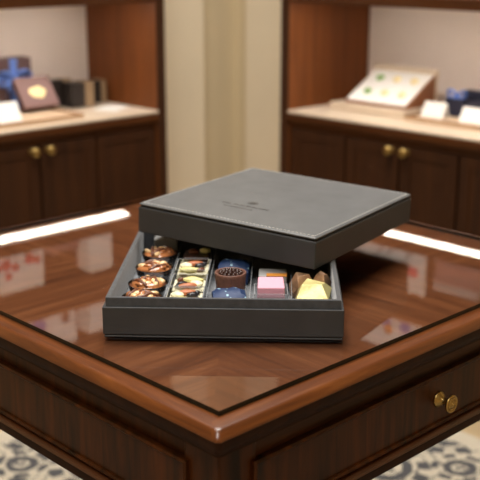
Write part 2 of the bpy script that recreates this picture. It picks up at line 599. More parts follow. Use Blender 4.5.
def cabinet(side):
    left = side == 'left'
    if left:
        W = lambda s, d, z: (1.383 - s, 1.74 + d, z)
        grain = 'cab_h'
        rot = Matrix.Rotation(R(90), 4, 'X')            # knob axis towards -Y
    else:
        W = lambda s, d, z: (1.65 + d, 1.487 - s, z)
        grain = 'cab_hy'
        rot = Matrix.Rotation(R(-90), 4, 'Y')           # knob axis towards -X

    def bx(*ranges):
        bm = bmesh.new()
        for s0, s1, d0, d1, z0, z1 in ranges:
            a, b_ = W(s0, d0, z0), W(s1, d1, z1)
            box(bm, a[0], b_[0], a[1], b_[1], z0, z1)
        return bm

    L = 1.42
    D = 0.385 if left else 0.412
    base = W(L / 2, D / 2, 0)
    t = thing('display_cabinet', ('tall dark wooden display cabinet whose counter holds the gift box with a blue bow' if left else
              'tall dark wooden display cabinet whose counter holds the tilted white case of bonbons'), 'cabinet', (base[0], base[1], -0.006),
              0, 'wooden wall cabinets')
    P_ = lambda name, bm, mat, par=None, bv=0.002, **k: obj(name, bm, mat, par or t, True, bevel=bv, **k)
    P_('side_panel', bx((0, 0.034, 0, D, 0, 2.25)), 'cab_side_lit')
    P_('side_panel', bx((L - 0.034, L, 0, D, 0, 2.25)), 'cab_side_lit')
    P_('stile', bx((0, 0.034, -0.004, 0.0, 0, 2.25)), 'cab')
    P_('stile', bx((L - 0.034, L, -0.004, 0.0, 0, 2.25)), 'cab')
    P_('back_panel', bx((0.034, L - 0.034, D - 0.022, D - 0.004, 0.76, 1.104)), 'backing')
    P_('back_panel', bx((0.034, L - 0.034, D - 0.022, D - 0.004, 1.1045, 2.22)), 'cab')
    P_('top_panel', bx((0.034, L - 0.034, 0, D, 2.22, 2.25)), grain)
    P_('plinth', bx((0.034, L - 0.034, 0.03, D, 0, 0.08)), grain)
    P_('carcass', bx((0.034, L - 0.034, 0.022, D, 0.08, 0.712)), 'cab')
    P_('rail', bx((0.034, L - 0.034, 0.004, 0.04, 0.708, 0.727)), grain)
    s0 = 0.040
    k = 0
    for wd, kn in ((0.231 if left else 0.229, None), (0.200, 1), (0.200, 0), (0.216, None), (0.216, 1), (0.203, 0)):
        a, b_ = s0 + 0.002, s0 + wd - 0.002
        fr = 0.034
        d = P_('door', bx((a, a + fr, 0.002, 0.022, 0.085, 0.705), (b_ - fr, b_, 0.002, 0.022, 0.085, 0.705),
                          (a + fr, b_ - fr, 0.002, 0.022, 0.085, 0.12), (a + fr, b_ - fr, 0.002, 0.022, 0.672, 0.705),
                          (a + fr, b_ - fr, 0.0055, 0.022, 0.12, 0.672)), 'cab', bv=0.0015)
        if kn is not None:
            ks = (b_ - 0.023) if kn == 1 else (a + 0.023)
            bm = lathe([(0.0, 0), (0.010, 0), (0.010, 0.003), (0.005, 0.006), (0.005, 0.013), (0.0125, 0.018), (0.0145, 0.023), (0.012, 0.028), (0.0, 0.030)], 24)
            xf(bm, rot)
            bmesh.ops.translate(bm, verts=bm.verts, vec=W(ks, 0.0018, 0.690))
            obj('knob', bm, 'brass', d, False, smooth=True)
            kk = d.children[0]
            bmesh_shift(kk, -loc_of(d))
        s0 += wd + 0.004
    # shelves; the lowest one carries the strip lamp that lights the counter
    for i, z in enumerate((1.104, 1.324, 1.640, 1.930)):
        sh = P_('shelf', bx((0.034, L - 0.034, 0.018, D - 0.022, z, z + 0.022)), grain)
        P_('fascia', bx((0.034, L - 0.034, 0.0, 0.018, z - (0.010 if i == 0 else 0.020), z + 0.022)), grain, sh)
        if i == 0:
            P_('light_strip', bx((0.110, L - 0.110, 0.070 if left else 0.030, 0.110 if left else 0.068, z - 0.007, z - 0.001)), 'led', sh, 0)
        elif i < 3:
            P_('light_strip', bx((0.06, L - 0.06, 0.0185, 0.0330, z - 0.006, z - 0.001)), 'led_added', sh, 0)  # unseen strip added behind the deeper fascia to brighten the shelf items
    # the continuous counter is a thing of its own
    cb = W(L / 2, D / 2, 0.76)
    c = thing('countertop', ('cream topped counter of the cabinet carrying the gift box with a blue bow' if left else
              'cream topped counter of the cabinet carrying the tilted white case of bonbons'), 'countertop', (cb[0], cb[1], 0.73), 0, 'cabinet counters')
    obj('counter_edge', bx((0.0345, L - 0.0345, -0.010, D - 0.0225, 0.7275, 0.752)), grain, c, True, bevel=0.003)
    obj('counter_surface', bx((0.0345, L - 0.0345, -0.008, D - 0.0225, 0.752, 0.760)), 'stone', c, True, bevel=0.002)
    return t


def bmesh_shift(o, vec):
    o.data.transform(Matrix.Translation(vec))


cabinet('left')
cabinet('right')

# ---------------------------------------------------------------- table
TX, TY = 0.82, 0.84
ZG = 0.760
ZW = 0.7535
tb = thing('display_table', 'square polished walnut table with a moulded edge and brass drawer knob', 'table', (TX / 2, TY / 2, 0.004))
obj('tabletop', B((0, TX, 0, TY, ZW - 0.02, ZW)), 'veneer', tb, True)
tb.children[0].data.transform(Matrix.Translation(loc_of(tb)))
tb.children[0].location = -Vector(loc_of(tb))
edge = sweep((0, TX, 0, TY), [(-0.002, ZW - 0.018), (-0.002, ZW), (0.0215, ZW), (0.0240, ZW - 0.0005), (0.0258, ZW - 0.0020), (0.0295, ZW - 0.0075), (0.0312, ZW - 0.0105), (0.0312, ZW - 0.0120), (0.0305, ZW - 0.0126), (0.0285, ZW - 0.0128)], 0.007, 6)
o = obj('edge_moulding', edge, 'edge', tb, False, smooth=True)
o.location = -Vector(loc_of(tb))
md = o.modifiers.new('split', 'EDGE_SPLIT')
md.split_angle = R(40)
cove = sweep((0, TX, 0, TY), [(0.0298, ZW - 0.0129), (0.0297, ZW - 0.0180), (0.0285, ZW - 0.0250), (0.0262, ZW - 0.0300), (0.0230, ZW - 0.0330), (0.0225, ZW - 0.0335), (0.0225, ZW - 0.0360), (0.0195, ZW - 0.0375), (-0.03, ZW - 0.0375)], 0.007, 6)
o = obj('cove_moulding', cove, 'cove', tb, False, smooth=True)
o.location = -Vector(loc_of(tb))
md = o.modifiers.new('split', 'EDGE_SPLIT')
md.split_angle = R(40)
# apron frame: rails and corner legs
ZA = 0.578
for nm, rng in (('rail', (0.05, TX - 0.05, -0.006, 0.016, ZA + 0.004, ZW - 0.0385)), ('rail', (0.05, TX - 0.05, TY - 0.016, TY + 0.006, ZA + 0.004, ZW - 0.0385))):
    obj(nm, B(rng), 'apron_x', tb, True)
for nm, rng in (('rail', (-0.006, 0.016, 0.05, TY - 0.05, ZA + 0.004, ZW - 0.0385)), ('rail', (TX - 0.016, TX + 0.006, 0.05, TY - 0.05, ZA + 0.004, ZW - 0.0385))):
    obj(nm, B(rng), 'apron', tb, True)
for sx in (0, 1):
    for sy in (0, 1):
        bm = bmesh.new()
        ox, oy = (-0.010 if not sx else TX + 0.010), (-0.010 if not sy else TY + 0.010)
        dx, dy = (1 if not sx else -1), (1 if not sy else -1)
        prev = None
        for z, w in ((ZW - 0.0385, 0.060), (ZA, 0.060), (ZA - 0.03, 0.056), (0.004, 0.036)):
            q = [bm.verts.new((ox + dx * a * w + dx * (0.060 - w) * 0.3, oy + dy * c * w + dy * (0.060 - w) * 0.3, z)) for a, c in ((0, 0), (1, 0), (1, 1), (0, 1))]
            if prev:
                for k in range(4):
                    bm.faces.new((prev[k], prev[(k + 1) % 4], q[(k + 1) % 4], q[k]))
            else:
                bm.faces.new(q)
            prev = q
        bm.faces.new(prev)
        obj('leg', bm, 'apron', tb, True, bevel=0.003)
# base bead running round the foot of the apron
o = obj('base_bead', sweep((0, TX, 0, TY), [(0.004, ZA + 0.026), (0.0145, ZA + 0.025), (0.0185, ZA + 0.022), (0.0190, ZA + 0.018), (0.0165, ZA + 0.0155)], 0.004, 4), 'bead', tb, False, smooth=True)
o.location = -Vector(loc_of(tb))
md = o.modifiers.new('split', 'EDGE_SPLIT')
md.split_angle = R(35)

o = obj('base_rail', sweep((0, TX, 0, TY), [(0.0150, ZA + 0.0155), (0.0150, ZA + 0.002), (0.0135, ZA), (-0.008, ZA)], 0.004, 4), 'cove', tb, False, smooth=True)
o.location = -Vector(loc_of(tb))
md = o.modifiers.new('split', 'EDGE_SPLIT')
md.split_angle = R(35)


def front(name, lo, hi, axis, plane, sign):
    """raised drawer front / panel with a stepped bead round it"""
    bm = bmesh.new()
    z0, z1 = ZA + 0.029, 0.6875
    steps = [(0.0, 0.0), (0.0, 0.009), (0.003, 0.011), (0.006, 0.009), (0.0065, 0.0065), (0.012, 0.0065)]
    loops = []
    for ins, h in steps:
        q = []
        for a, z in ((lo + ins, z0 + ins), (hi - ins, z0 + ins), (hi - ins, z1 - ins), (lo + ins, z1 - ins)):
            p = plane + sign * h
            q.append(bm.verts.new((p, a, z) if axis == 'x' else (a, p, z)))
        loops.append(q)
    for a, b_ in zip(loops, loops[1:]):
        for k in range(4):
            bm.faces.new((a[k], a[(k + 1) % 4], b_[(k + 1) % 4], b_[k]))
    bm.faces.new(loops[-1])
    bm.faces.new(loops[0])
    return obj(name, bm, 'apron', tb, True)


def ornate_knob():
    prof = [(0.0, 0), (0.0125, 0), (0.0130, 0.0015), (0.0115, 0.003), (0.0105, 0.004), (0.0095, 0.006), (0.0055, 0.008), (0.0048, 0.012), (0.0055, 0.017), (0.010, 0.020),
            (0.0135, 0.0215), (0.0140, 0.0235), (0.0132, 0.0255), (0.0118, 0.0258), (0.0112, 0.0250), (0.0062, 0.0254), (0.0058, 0.0262), (0.0, 0.0272)]
    bms = [lathe(prof, 36)]
    for n, r, q in ((16, 0.0092, 0.0013), (8, 0.0050, 0.0012)):
        for k in range(n):
            a = 2 * PI * k / n
            bms.append(blob(q, q, q, 0, 0, sub=2, loc=(r * math.cos(a), r * math.sin(a), 0.0255)))
    bms.append(blob(0.0028, 0.0028, 0.0018, 0, 0, sub=2, loc=(0, 0, 0.027)))
    return merge(*bms)


drawers = [front('drawer', 0.041, 0.779, 'y', -0.006, -1), front('panel', 0.041, 0.799, 'x', -0.006, -1),
           front('panel', 0.041, 0.779, 'y', TY + 0.006, 1), front('panel', 0.041, 0.799, 'x', TX + 0.006, 1)]
bm = ornate_knob()
xf(bm, Matrix.Translation((0.4085, -0.0125, 0.6475)) @ Matrix.Rotation(R(90), 4, 'X') @ Matrix.Scale(0.93, 4))
bmesh.ops.translate(bm, verts=bm.verts, vec=-loc_of(tb))
obj('knob', bm, 'brass', drawers[0], smooth=True)

# glass sheet on the table
bm = B((0, TX, 0, TY, ZW + 0.0002, ZG))
bm.faces.ensure_lookup_table()
bm.normal_update()
for f in bm.faces:
    f.material_index = 0 if f.normal.z > 0.5 else (1 if f.normal.z < -0.5 else 2)
g = obj('glass_sheet', bm, ['glass', 'glass_under', 'glass_edge'])
tag(g, 'clear sheet of glass with a dark green edge covering the wooden tabletop', 'glass top')

# ---------------------------------------------------------------- chocolate box (open base) and its lid
BOX = Vector((0.0416, 0.2713, ZG))
BR = R(-46.26)
BW, BD = 0.3186, 0.360
bx_ = thing('chocolate_box', 'open square grey leather chocolate box base filled with sweets, on the glass', 'box', BOX, BR)


def ring_box(w0, w1, d0, d1, t, z0, z1):
    """open frame of four walls, mitred as one mesh"""
    bm = bmesh.new()
    lo = []
    for (x0, x1, y0, y1, z) in ((w0, w1, d0, d1, z0), (w0, w1, d0, d1, z1), (w0 + t, w1 - t, d0 + t, d1 - t, z1), (w0 + t, w1 - t, d0 + t, d1 - t, z0)):
        lo.append([bm.verts.new(p) for p in ((x0, y0, z), (x1, y0, z), (x1, y1, z), (x0, y1, z))])
    for i in range(4):
        a, b_ = lo[i], lo[(i + 1) % 4]
        for k in range(4):
            bm.faces.new((a[k], a[(k + 1) % 4], b_[(k + 1) % 4], b_[k]))
    return bm


obj('base_plate', B((0.0012, BW - 0.0012, 0.0012, BD - 0.0012, 0.0, 0.0030)), 'leather', bx_, bevel=0.0012)
obj('recess_band', B((0.0022, BW - 0.0022, 0.0022, BD - 0.0022, 0.0030, 0.0045)), 'black', bx_)
obj('outer_wall', ring_box(0, BW, 0, BD, 0.0048, 0.0045, 0.0430), 'leather', bx_, bevel=0.0016, segs=3)
obj('neck', ring_box(0.0040, BW - 0.0040, 0.0040, BD - 0.0040, 0.0058, 0.0046, 0.0552), 'lining', bx_, bevel=0.0012, segs=3)
obj('lining_floor', B((0.0096, BW - 0.0096, 0.0096, BD - 0.0096, 0.0046, 0.0130)), 'lining', bx_)

LP = Vector((0.2561, 0.4638, 0.8261))
LW, LD, LH = 0.3172, 0.3367, 0.0455
lid = thing('box_lid', 'square grey leather lid with pale stitching resting askew on the open chocolate box', 'lid', LP)
lid.rotation_mode = 'QUATERNION'
Ml = Matrix.Rotation(R(-76.541), 3, 'Z') @ Matrix.Rotation(R(-0.6), 3, 'X') @ Matrix.Rotation(R(1.7), 3, 'Y')
lid.rotation_quaternion = Ml.to_quaternion()
# skirt: open underneath
bm = ring_box(0, LW, 0, LD, 0.0052, 0, LH - 0.0042)
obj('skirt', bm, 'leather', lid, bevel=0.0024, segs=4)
obj('inner_board', B((0.0053, LW - 0.0053, 0.0053, LD - 0.0053, LH - 0.0080, LH - 0.0043)), 'black', lid)
obj('shadow_gap', B((0.0034, LW - 0.0034, 0.0034, LD - 0.0034, LH - 0.0042, LH - 0.0012)), 'black', lid)
bm = sweep((0, LW, 0, LD), [(-0.0020, LH - 0.0012), (-0.0010, LH - 0.0008), (-0.0010, LH + 0.0006), (-0.0022, LH + 0.0016), (-0.010, LH + 0.0022)], 0.003, 4, True, True)
obj('top_panel', bm, 'leather_lit', lid, smooth=True, bevel=0.0)
lid.children[-1].modifiers.new('split', 'EDGE_SPLIT').split_angle = R(50)
# stitching round the top
bms = []
sp, sl = 0.0064, 0.0040
zz = LH + 0.00205
ins = 0.0062
for x0, y0, x1, y1 in ((ins, ins, LW - ins, ins), (LW - ins, ins, LW - ins, LD - ins), (LW - ins, LD - ins, ins, LD - ins), (ins, LD - ins, ins, ins)):
    ln = math.hypot(x1 - x0, y1 - y0)
    n = int(ln / sp)
    ux, uy = (x1 - x0) / ln, (y1 - y0) / ln
    for k in range(n):
        a = (k + 0.5) * ln / n
        cx, cy = x0 + ux * a, y0 + uy * a
        bms.append(tube([(cx - ux * sl / 2, cy - uy * sl / 2, zz), (cx, cy, zz + 0.0004), (cx + ux * sl / 2, cy + uy * sl / 2, zz)], 0.00095, 6))
obj('stitching', merge(*bms), 'thread', lid)
# debossed crest and two lines of small lettering
zt = LH + 0.00225
cx, cy = 0.1437, 0.1105
bms = []


def flat_poly(pts, z=zt, h=0.0002):
    bm = bmesh.new()
    a = [bm.verts.new((x, y, z)) for x, y in pts]
    b_ = [bm.verts.new((x, y, z + h)) for x, y in pts]
    n = len(pts)
    bm.faces.new(b_)
    for k in range(n):
        bm.faces.new((a[k], a[(k + 1) % n], b_[(k + 1) % n], b_[k]))
    return bm


def ell_ring(cx, cy, rx, ry, w):
    bm = bmesh.new()
    n = 32
    o_ = [bm.verts.new((cx + rx * math.cos(2 * PI * k / n), cy + ry * math.sin(2 * PI * k / n), zt + 0.0002)) for k in range(n)]
    i_ = [bm.verts.new((cx + (rx - w) * math.cos(2 * PI * k / n), cy + (ry - w) * math.sin(2 * PI * k / n), zt + 0.0002)) for k in range(n)]
    for k in range(n):
        bm.faces.new((o_[k], o_[(k + 1) % n], i_[(k + 1) % n], i_[k]))
    return bm


bms.append(ell_ring(cx, cy, 0.0092, 0.0082, 0.0022))
for k in range(6):
    a = 2 * PI * k / 6 + 0.3
    c_, s_ = math.cos(a), math.sin(a)
    P2 = lambda u, v: (cx + u * c_ - v * s_, cy + u * s_ + v * c_)
    bms.append(flat_poly([P2(0.0008, 0), P2(0.0030, -0.0016), P2(0.0060, 0), P2(0.0030, 0.0016)]))
obj('crest', merge(*bms), 'emboss', lid)


def scribble(x0, x1, y, hgt, seed, groups):
    """tiny stroke letters too small to read, in word groups"""
    rnd = random.Random(seed)
    out = []
    for g0, g1 in groups:
        x = g0
        while x < g1:
            w = hgt * rnd.uniform(0.5, 0.8)
            st = hgt * 0.26
            kind = rnd.randrange(3)
            out.append(flat_poly([(x, y), (x + st, y), (x + st, y + hgt), (x, y + hgt)]))
            if kind != 0:
                out.append(flat_poly([(x + w - st, y), (x + w, y), (x + w, y + hgt * 0.9), (x + w - st, y + hgt * 0.9)]))
            yy = y + (0.0 if kind == 0 else hgt * 0.4 if kind == 1 else hgt * 0.75)
            out.append(flat_poly([(x + st, yy), (x + w - st * 0.5, yy), (x + w - st * 0.5, yy + st * 0.8), (x + st, yy + st * 0.8)], h=0.00025))
            x += w + hgt * 0.28
    return out


bms = scribble(0, 0, 0.0855, 0.0062, 4, ((0.1020, 0.1150), (0.1225, 0.1840)))
bms += scribble(0, 0, 0.0715, 0.0042, 9, ((0.1130, 0.1290), (0.1320, 0.1640)))
obj('lettering', merge(*bms), 'emboss', lid)

# clear tray insert with the dividers between the sweets
T = lambda x, y, z: BOX + Matrix.Rotation(BR, 3, 'Z') @ Vector((x, y, z))
tray = thing('sweet_tray', 'clear plastic divider tray inside the grey box between the sweets', 'tray', T(BW / 2, BD / 2, 0.0132), BR)
hw, hd = BW / 2 - 0.0105, BD / 2 - 0.0105
obj('tray_floor', B((-hw, hw, -hd, hd, 0, 0.0006)), 'frosted', tray)
for xx in (0.0755, 0.1335, 0.1925, 0.2505):
    x = xx - BW / 2
    obj('divider', B((x - 0.0006, x + 0.0006, -hd, hd, 0.0007, 0.024)), 'frosted', tray)
for yy in (-0.0945, -0.025, 0.050):
    obj('divider', B((-hw, 0.1325 - BW / 2, yy - 0.0005, yy + 0.0005, 0.0007, 0.004)), 'frosted', tray)
FZ = 0.0145

# ---- sweets
SW = 'sweets in the grey box'


def put(fn, x, y, rz, label):
    return fn(T(x, y, FZ), BR + rz, label)


_nutc = []


def nut_cluster(loc, rz, label):
    if _nutc:
        return dup(_nutc[0], loc, rz, label)
    t = thing('nut_cluster', label, 'chocolate', loc, rz, 'nut clusters in the grey box')
    b1 = lathe([(0.0, 0), (0.018, 0), (0.0215, 0.006), (0.0262, 0.0185), (0.0252, 0.0205), (0.0, 0.021)], 36, (0.025, 18))
    obj('cup', b1, 'choc', t, smooth=True)
    obj('caramel', blob(0.0238, 0.0238, 0.0082, 5, 0.09, loc=(0, 0, 0.0205)), 'caramel', t, smooth=True)
    obj('clear_cup', lathe([(0.0235, 0.0030), (0.0272, 0.019), (0.0276, 0.0225), (0.0282, 0.0230), (0.0270, 0.0226), (0.0266, 0.019), (0.0230, 0.0030)], 36), 'clear', t, smooth=True)
    rnd = random.Random(8)
    for k in range(11):
        a = k * 2.4
        r = 0.0025 + 0.0160 * (k / 10) ** 0.6
        rot = Matrix.Rotation(rnd.uniform(0, 3.1), 3, 'Z') @ Matrix.Rotation(rnd.uniform(-0.6, 0.6), 3, 'X')
        obj('nut', blob(0.0086, 0.0048, 0.0034, k, 0.09, sub=2, loc=(r * math.cos(a), r * math.sin(a), 0.0275 - r * 0.16), rot=rot), 'nut' if k % 3 else 'caramel', t, smooth=True)
    for k, (a, l) in enumerate(((0.5, 0.020), (-0.2, 0.022), (0.9, 0.018), (2.2, 0.017))):
        oy = (-0.011, 0.004, 0.013, -0.003)[k]
        c_, s_ = math.cos(a), math.sin(a)
        pts = [(u * c_ * l - s_ * oy, u * s_ * l + c_ * oy, 0.0285 - 0.0050 * u * u + 0.001 * math.sin(u * 9)) for u in (-1, -.6, -.2, .2, .6, 1)]
        obj('chocolate_drizzle', tube(pts, 0.0030, 8, 0.8), 'choc', t, smooth=True)
    _nutc.append(t)
    return t


put(nut_cluster, 0.0447, 0.060, 0.2, 'round nut cluster against the front wall of the grey box, half hidden behind its rim')
put(nut_cluster, 0.0452, 0.120, 1.4, 'round nut cluster second from the front rim of the grey box')
put(nut_cluster, 0.0454, 0.196, 2.9, 'round nut cluster third from the front rim of the grey box')
put(nut_cluster, 0.0452, 0.272, 4.3, 'round nut cluster farthest from the front rim, below the lid corner')

_bar = []


def fruit_bar(loc, rz, label):
    if _bar:
        return dup(_bar[0], loc, rz, label)
    t = thing('white_chocolate_bar', label, 'chocolate', loc, rz, 'white chocolate bars in the grey box')
    bm = B((-0.0225, 0.0225, -0.0245, 0.0245, 0, 0.022))
    bmesh.ops.subdivide_edges(bm, edges=bm.edges[:], cuts=4, use_grid_fill=True)
    for v in bm.verts:
        if v.co.z > 0.02:
            v.co.z += 0.0016 * math.sin(v.co.x * 330) * math.cos(v.co.y * 290)
    obj('bar', bm, 'white_choc', t, smooth=True, bevel=0.0015)
    rnd = random.Random(3)
    obj('almond', blob(0.0140, 0.0062, 0.0042, 1, 0.03, loc=(0.001, 0.0150, 0.0258), rot=Matrix.Rotation(0.25, 3, 'Z')), 'almond', t, smooth=True)
    obj('currant', blob(0.0086, 0.0060, 0.0038, 2, 0.1, loc=(0.0095, 0.0065, 0.0255), rot=Matrix.Rotation(0.5, 3, 'Z')), 'currant', t, smooth=True)
    obj('currant', blob(0.0048, 0.0036, 0.003, 6, 0.1, loc=(0.0145, 0.0170, 0.0250)), 'currant', t, smooth=True)
    obj('cream_curl', blob(0.0150, 0.0072, 0.0040, 3, 0.14, loc=(-0.0045, -0.0145, 0.0250)), 'lime', t, smooth=True)
    obj('white_nut', blob(0.0100, 0.0078, 0.0048, 4, 0.09, loc=(-0.011, 0.0045, 0.0255), rot=Matrix.Rotation(-0.5, 3, 'Z')), 'white_choc', t, smooth=True)
    obj('white_nut', blob(0.0068, 0.0042, 0.0034, 9, 0.09, loc=(0.012, -0.0135, 0.0252), rot=Matrix.Rotation(0.7, 3, 'Z')), 'choc', t, smooth=True)
    # its own clear case
    obj('clear_case', ring_box(-0.0250, 0.0250, -0.0272, 0.0272, 0.0007, 0.0, 0.0290), 'clear', t)
    obj('case_rim', ring_box(-0.0254, 0.0254, -0.0276, 0.0276, 0.0014, 0.0291, 0.0297), 'frosted', t)
    _bar.append(t)
    return t


put(fruit_bar, 0.1050, 0.056, 0.0, 'white chocolate almond bar in a clear case, nearest the front rim and mostly hidden')
put(fruit_bar, 0.1050, 0.1150, PI, 'white chocolate almond bar in a clear case, second from the front rim')
put(fruit_bar, 0.1050, 0.190, 0.0, 'white chocolate almond bar in a clear case, third from the front rim')

t = put(lambda l, r, lb: thing('dark_fruit_bar', lb, 'chocolate', l, r, SW), 0.1050, 0.266, 0.0, 'dark chocolate bar with a yellow piece on top, under the edge of the lid')
obj('bar', B((-0.0205, 0.0205, -0.022, 0.022, 0, 0.024)), 'choc_dark', t, bevel=0.002)
obj('fruit_piece', blob(0.0085, 0.006, 0.0045, 3, 0.08, loc=(0.012, 0.002, 0.0275)), 'lime', t, smooth=True)
obj('nut', blob(0.0085, 0.0045, 0.0042, 5, 0.08, loc=(-0.006, 0.0, 0.0265)), 'choc', t, smooth=True)

t = put(lambda l, r, lb: thing('pale_wrapped_sweet', lb, 'chocolate', l, r, SW), 0.0480, 0.333, 0.05, 'pale grey wrapped sweet behind the nut clusters, under the lid corner')
obj('wrapper', B((-0.019, 0.019, -0.013, 0.013, 0, 0.030)), 'silver_paper', t, bevel=0.003)


def foil_gem(name, label, cat, loc, rz, w, d, h, mat, seed, fold=0.6, group=SW):
    """folded foil parcel: faceted body with a ridge and two tucked ends"""
    t = thing(name, label, cat, loc, rz, group)
    rnd = random.Random(seed)
    bm = bmesh.new()
    low = [bm.verts.new((w * a, d * c, 0)) for a, c in ((-.42, -.42), (.42, -.42), (.42, .42), (-.42, .42))]
    mid = [bm.verts.new((w * a * rnd.uniform(.92, 1.08), d * c * rnd.uniform(.92, 1.08), h * rnd.uniform(.45, .62))) for a, c in ((-.5, -.5), (.5, -.5), (.5, .5), (-.5, .5))]
    top = [bm.verts.new((w * a, d * c, h * k)) for a, c, k in ((-.34, -.12, .90), (.26, -.22, .98), (.34, .16, .90), (-.20, .26, 1.0))]
    for a, b_ in ((low, mid), (mid, top)):
        for k in range(4):
            q = (a[k], a[(k + 1) % 4], b_[(k + 1) % 4], b_[k])
            bm.faces.new((q[0], q[1], q[2]))
            bm.faces.new((q[0], q[2], q[3]))
    bm.faces.new((top[0], top[1], top[2]))
    bm.faces.new((top[0], top[2], top[3]))
    bm.faces.new(low)
    obj('foil', bm, mat, t, bevel=0.0008)
    for s in (-1, 1):
        bm = bmesh.new()
        v = [bm.verts.new(p) for p in ((s * w * .46, -d * .3, h * .50), (s * w * .46, d * .3, h * .50), (s * w * .56, d * .12, h * .22), (s * w * .56, -d * .12, h * .22),
                                       (s * w * .40, -d * .3, h * .46), (s * w * .40, d * .3, h * .46), (s * w * .42, d * .12, h * .2), (s * w * .42, -d * .12, h * .2))]
        for f in ((0, 1, 2, 3), (4, 5, 6, 7), (0, 1, 5, 4), (1, 2, 6, 5), (2, 3, 7, 6), (3, 0, 4, 7)):
            bm.faces.new([v[i] for i in f])
        obj('folded_end', bm, mat, t)
    return t


def blue_parcel(name, x, y, rz, label, w=0.046, d=0.046, h=0.031):
    t = put(lambda l, r, lb: thing(name, lb, 'chocolate', l, r, 'blue wrapped sweets in the grey box'), x, y, rz, label)
    bm = bmesh.new()
    n = 6
    rows = []
    for j in range(5):
        fy = -0.5 + j / 4
        row = []
        for i in range(n + 1):
            fx = -0.5 + i / n
            z = h * (1 - 0.55 * max(0, abs(fy) * 2 - 0.3) ** 1.5) * (1 - 0.35 * max(0, abs(fx) * 2 - 0.6))
            row.append(bm.verts.new((fx * w, fy * d, z + 0.0012 * math.sin(i * 2.3 + j * 1.7))))
        rows.append(row)
    bot = [[bm.verts.new((v.co.x * .94, v.co.y * .94, 0)) for v in r] for r in rows]
    for g_ in (rows, bot):
        for a, b_ in zip(g_, g_[1:]):
            for i in range(n):
                bm.faces.new((a[i], a[i + 1], b_[i + 1], b_[i]))
    rim_t = rows[0] + [r[-1] for r in rows[1:]] + rows[-1][-2::-1] + [r[0] for r in rows[-2:0:-1]]
    rim_b = bot[0] + [r[-1] for r in bot[1:]] + bot[-1][-2::-1] + [r[0] for r in bot[-2:0:-1]]
    for k in range(len(rim_t)):
        bm.faces.new((rim_t[k], rim_t[(k + 1) % len(rim_t)], rim_b[(k + 1) % len(rim_b)], rim_b[k]))
    obj('foil', bm, 'blue_foil', t, bevel=0.0006)
    for s in (-1, 1):
        bm = B((s * w * 0.485, s * w * 0.515, -d * .22, d * .22, h * 0.15, h * 0.55))
        obj('folded_end', bm, 'blue_foil', t)
    return t


blue_parcel('blue_wrapped_sweet', 0.1640, 0.0715, 0.12, 'blue speckled foil sweet at the front rim, before the chocolate cup')
blue_parcel('blue_wrapped_sweet', 0.1660, 0.2080, -0.08, 'blue speckled foil sweet behind the chocolate cup, half under the lid', 0.0465, 0.047)

t = put(lambda l, r, lb: thing('chocolate_cup', lb, 'chocolate', l, r, SW), 0.1630, 0.1395, 0.0, 'round fluted chocolate cup heaped with dark chocolate pearls')
obj('cup', lathe([(0.0, 0), (0.0195, 0), (0.0208, 0.012), (0.0221, 0.030), (0.0227, 0.0345), (0.0213, 0.0350), (0.0201, 0.0335), (0.0193, 0.0300), (0.0, 0.0295)], 64, (0.016, 22)), 'choc_cup', t, smooth=True)
for ring, (r, n, z) in enumerate(((0.0150, 15, 0.0335), (0.0102, 10, 0.0350), (0.0050, 5, 0.0362), (0.0, 1, 0.0370))):
    for k in range(n):
        a = 2 * PI * k / n + ring
        obj('chocolate_pearl', blob(0.0030, 0.0030, 0.0030, 0, 0, sub=2, loc=(r * math.cos(a), r * math.sin(a), z)), 'pearl', t, smooth=True)

t = put(lambda l, r, lb: thing('pink_marshmallow', lb, 'sweet', l, r, SW), 0.2215, 0.1000, 0.03, 'pink cube sweet in a clear case, right of the chocolate cup')
bm = bmesh.new()
v = [bm.verts.new(p) for p in ((-.0195, -.0185, 0), (.0195, -.0185, 0), (.0195, .0185, 0), (-.0195, .0185, 0), (-.0190, -.0170, .030), (.0190, -.0170, .030), (.0178, .0170, .0355), (-.0178, .0170, .0355))]
for f in ((0, 1, 2, 3), (4, 5, 6, 7), (0, 1, 5, 4), (1, 2, 6, 5), (2, 3, 7, 6), (3, 0, 4, 7)):
    bm.faces.new([v[i] for i in f])
obj('cube', bm, 'pink', t, bevel=0.0015)
obj('clear_case', ring_box(-0.0232, 0.0232, -0.0225, 0.0225, 0.0005, 0.0, 0.0225), 'clear', t)
obj('case_rim', ring_box(-0.0236, 0.0236, -0.0229, 0.0229, 0.0012, 0.0226, 0.0231), 'frosted', t)

t = put(lambda l, r, lb: thing('striped_sweet', lb, 'sweet', l, r, SW), 0.2235, 0.1640, 0.0, 'pale grey sweet with an orange stripe behind the pink cube')
obj('wrapper', B((-0.0205, 0.0205, -0.018, 0.018, 0, 0.027)), 'silver_paper', t, bevel=0.002)
obj('stripe', B((-0.009, 0.0205, -0.0184, -0.006, 0.0262, 0.0274)), 'orange', t, bevel=0.0003)

T_ = T
foil_gem('gold_wrapped_sweet', 'pale gold foil parcel at the front right corner of the grey box', 'sweet', T_(0.2805, 0.0850, FZ), BR - 0.08, 0.047, 0.046, 0.040, 'gold_foil', 4)
foil_gem('bronze_wrapped_sweet', 'bronze foil parcel behind the gold one, next to the pink cube', 'sweet', T_(0.2660, 0.1350, FZ), BR + 0.5, 0.029, 0.030, 0.036, 'brown_foil', 7)
foil_gem('bronze_wrapped_sweet', 'bronze foil parcel behind the gold one, beside the right wall of the box', 'sweet', T_(0.2935, 0.1350, FZ), BR - 0.4, 0.022, 0.028, 0.037, 'brown_foil', 11)

# ---------------------------------------------------------------- things on the left counter
CT = 0.7605


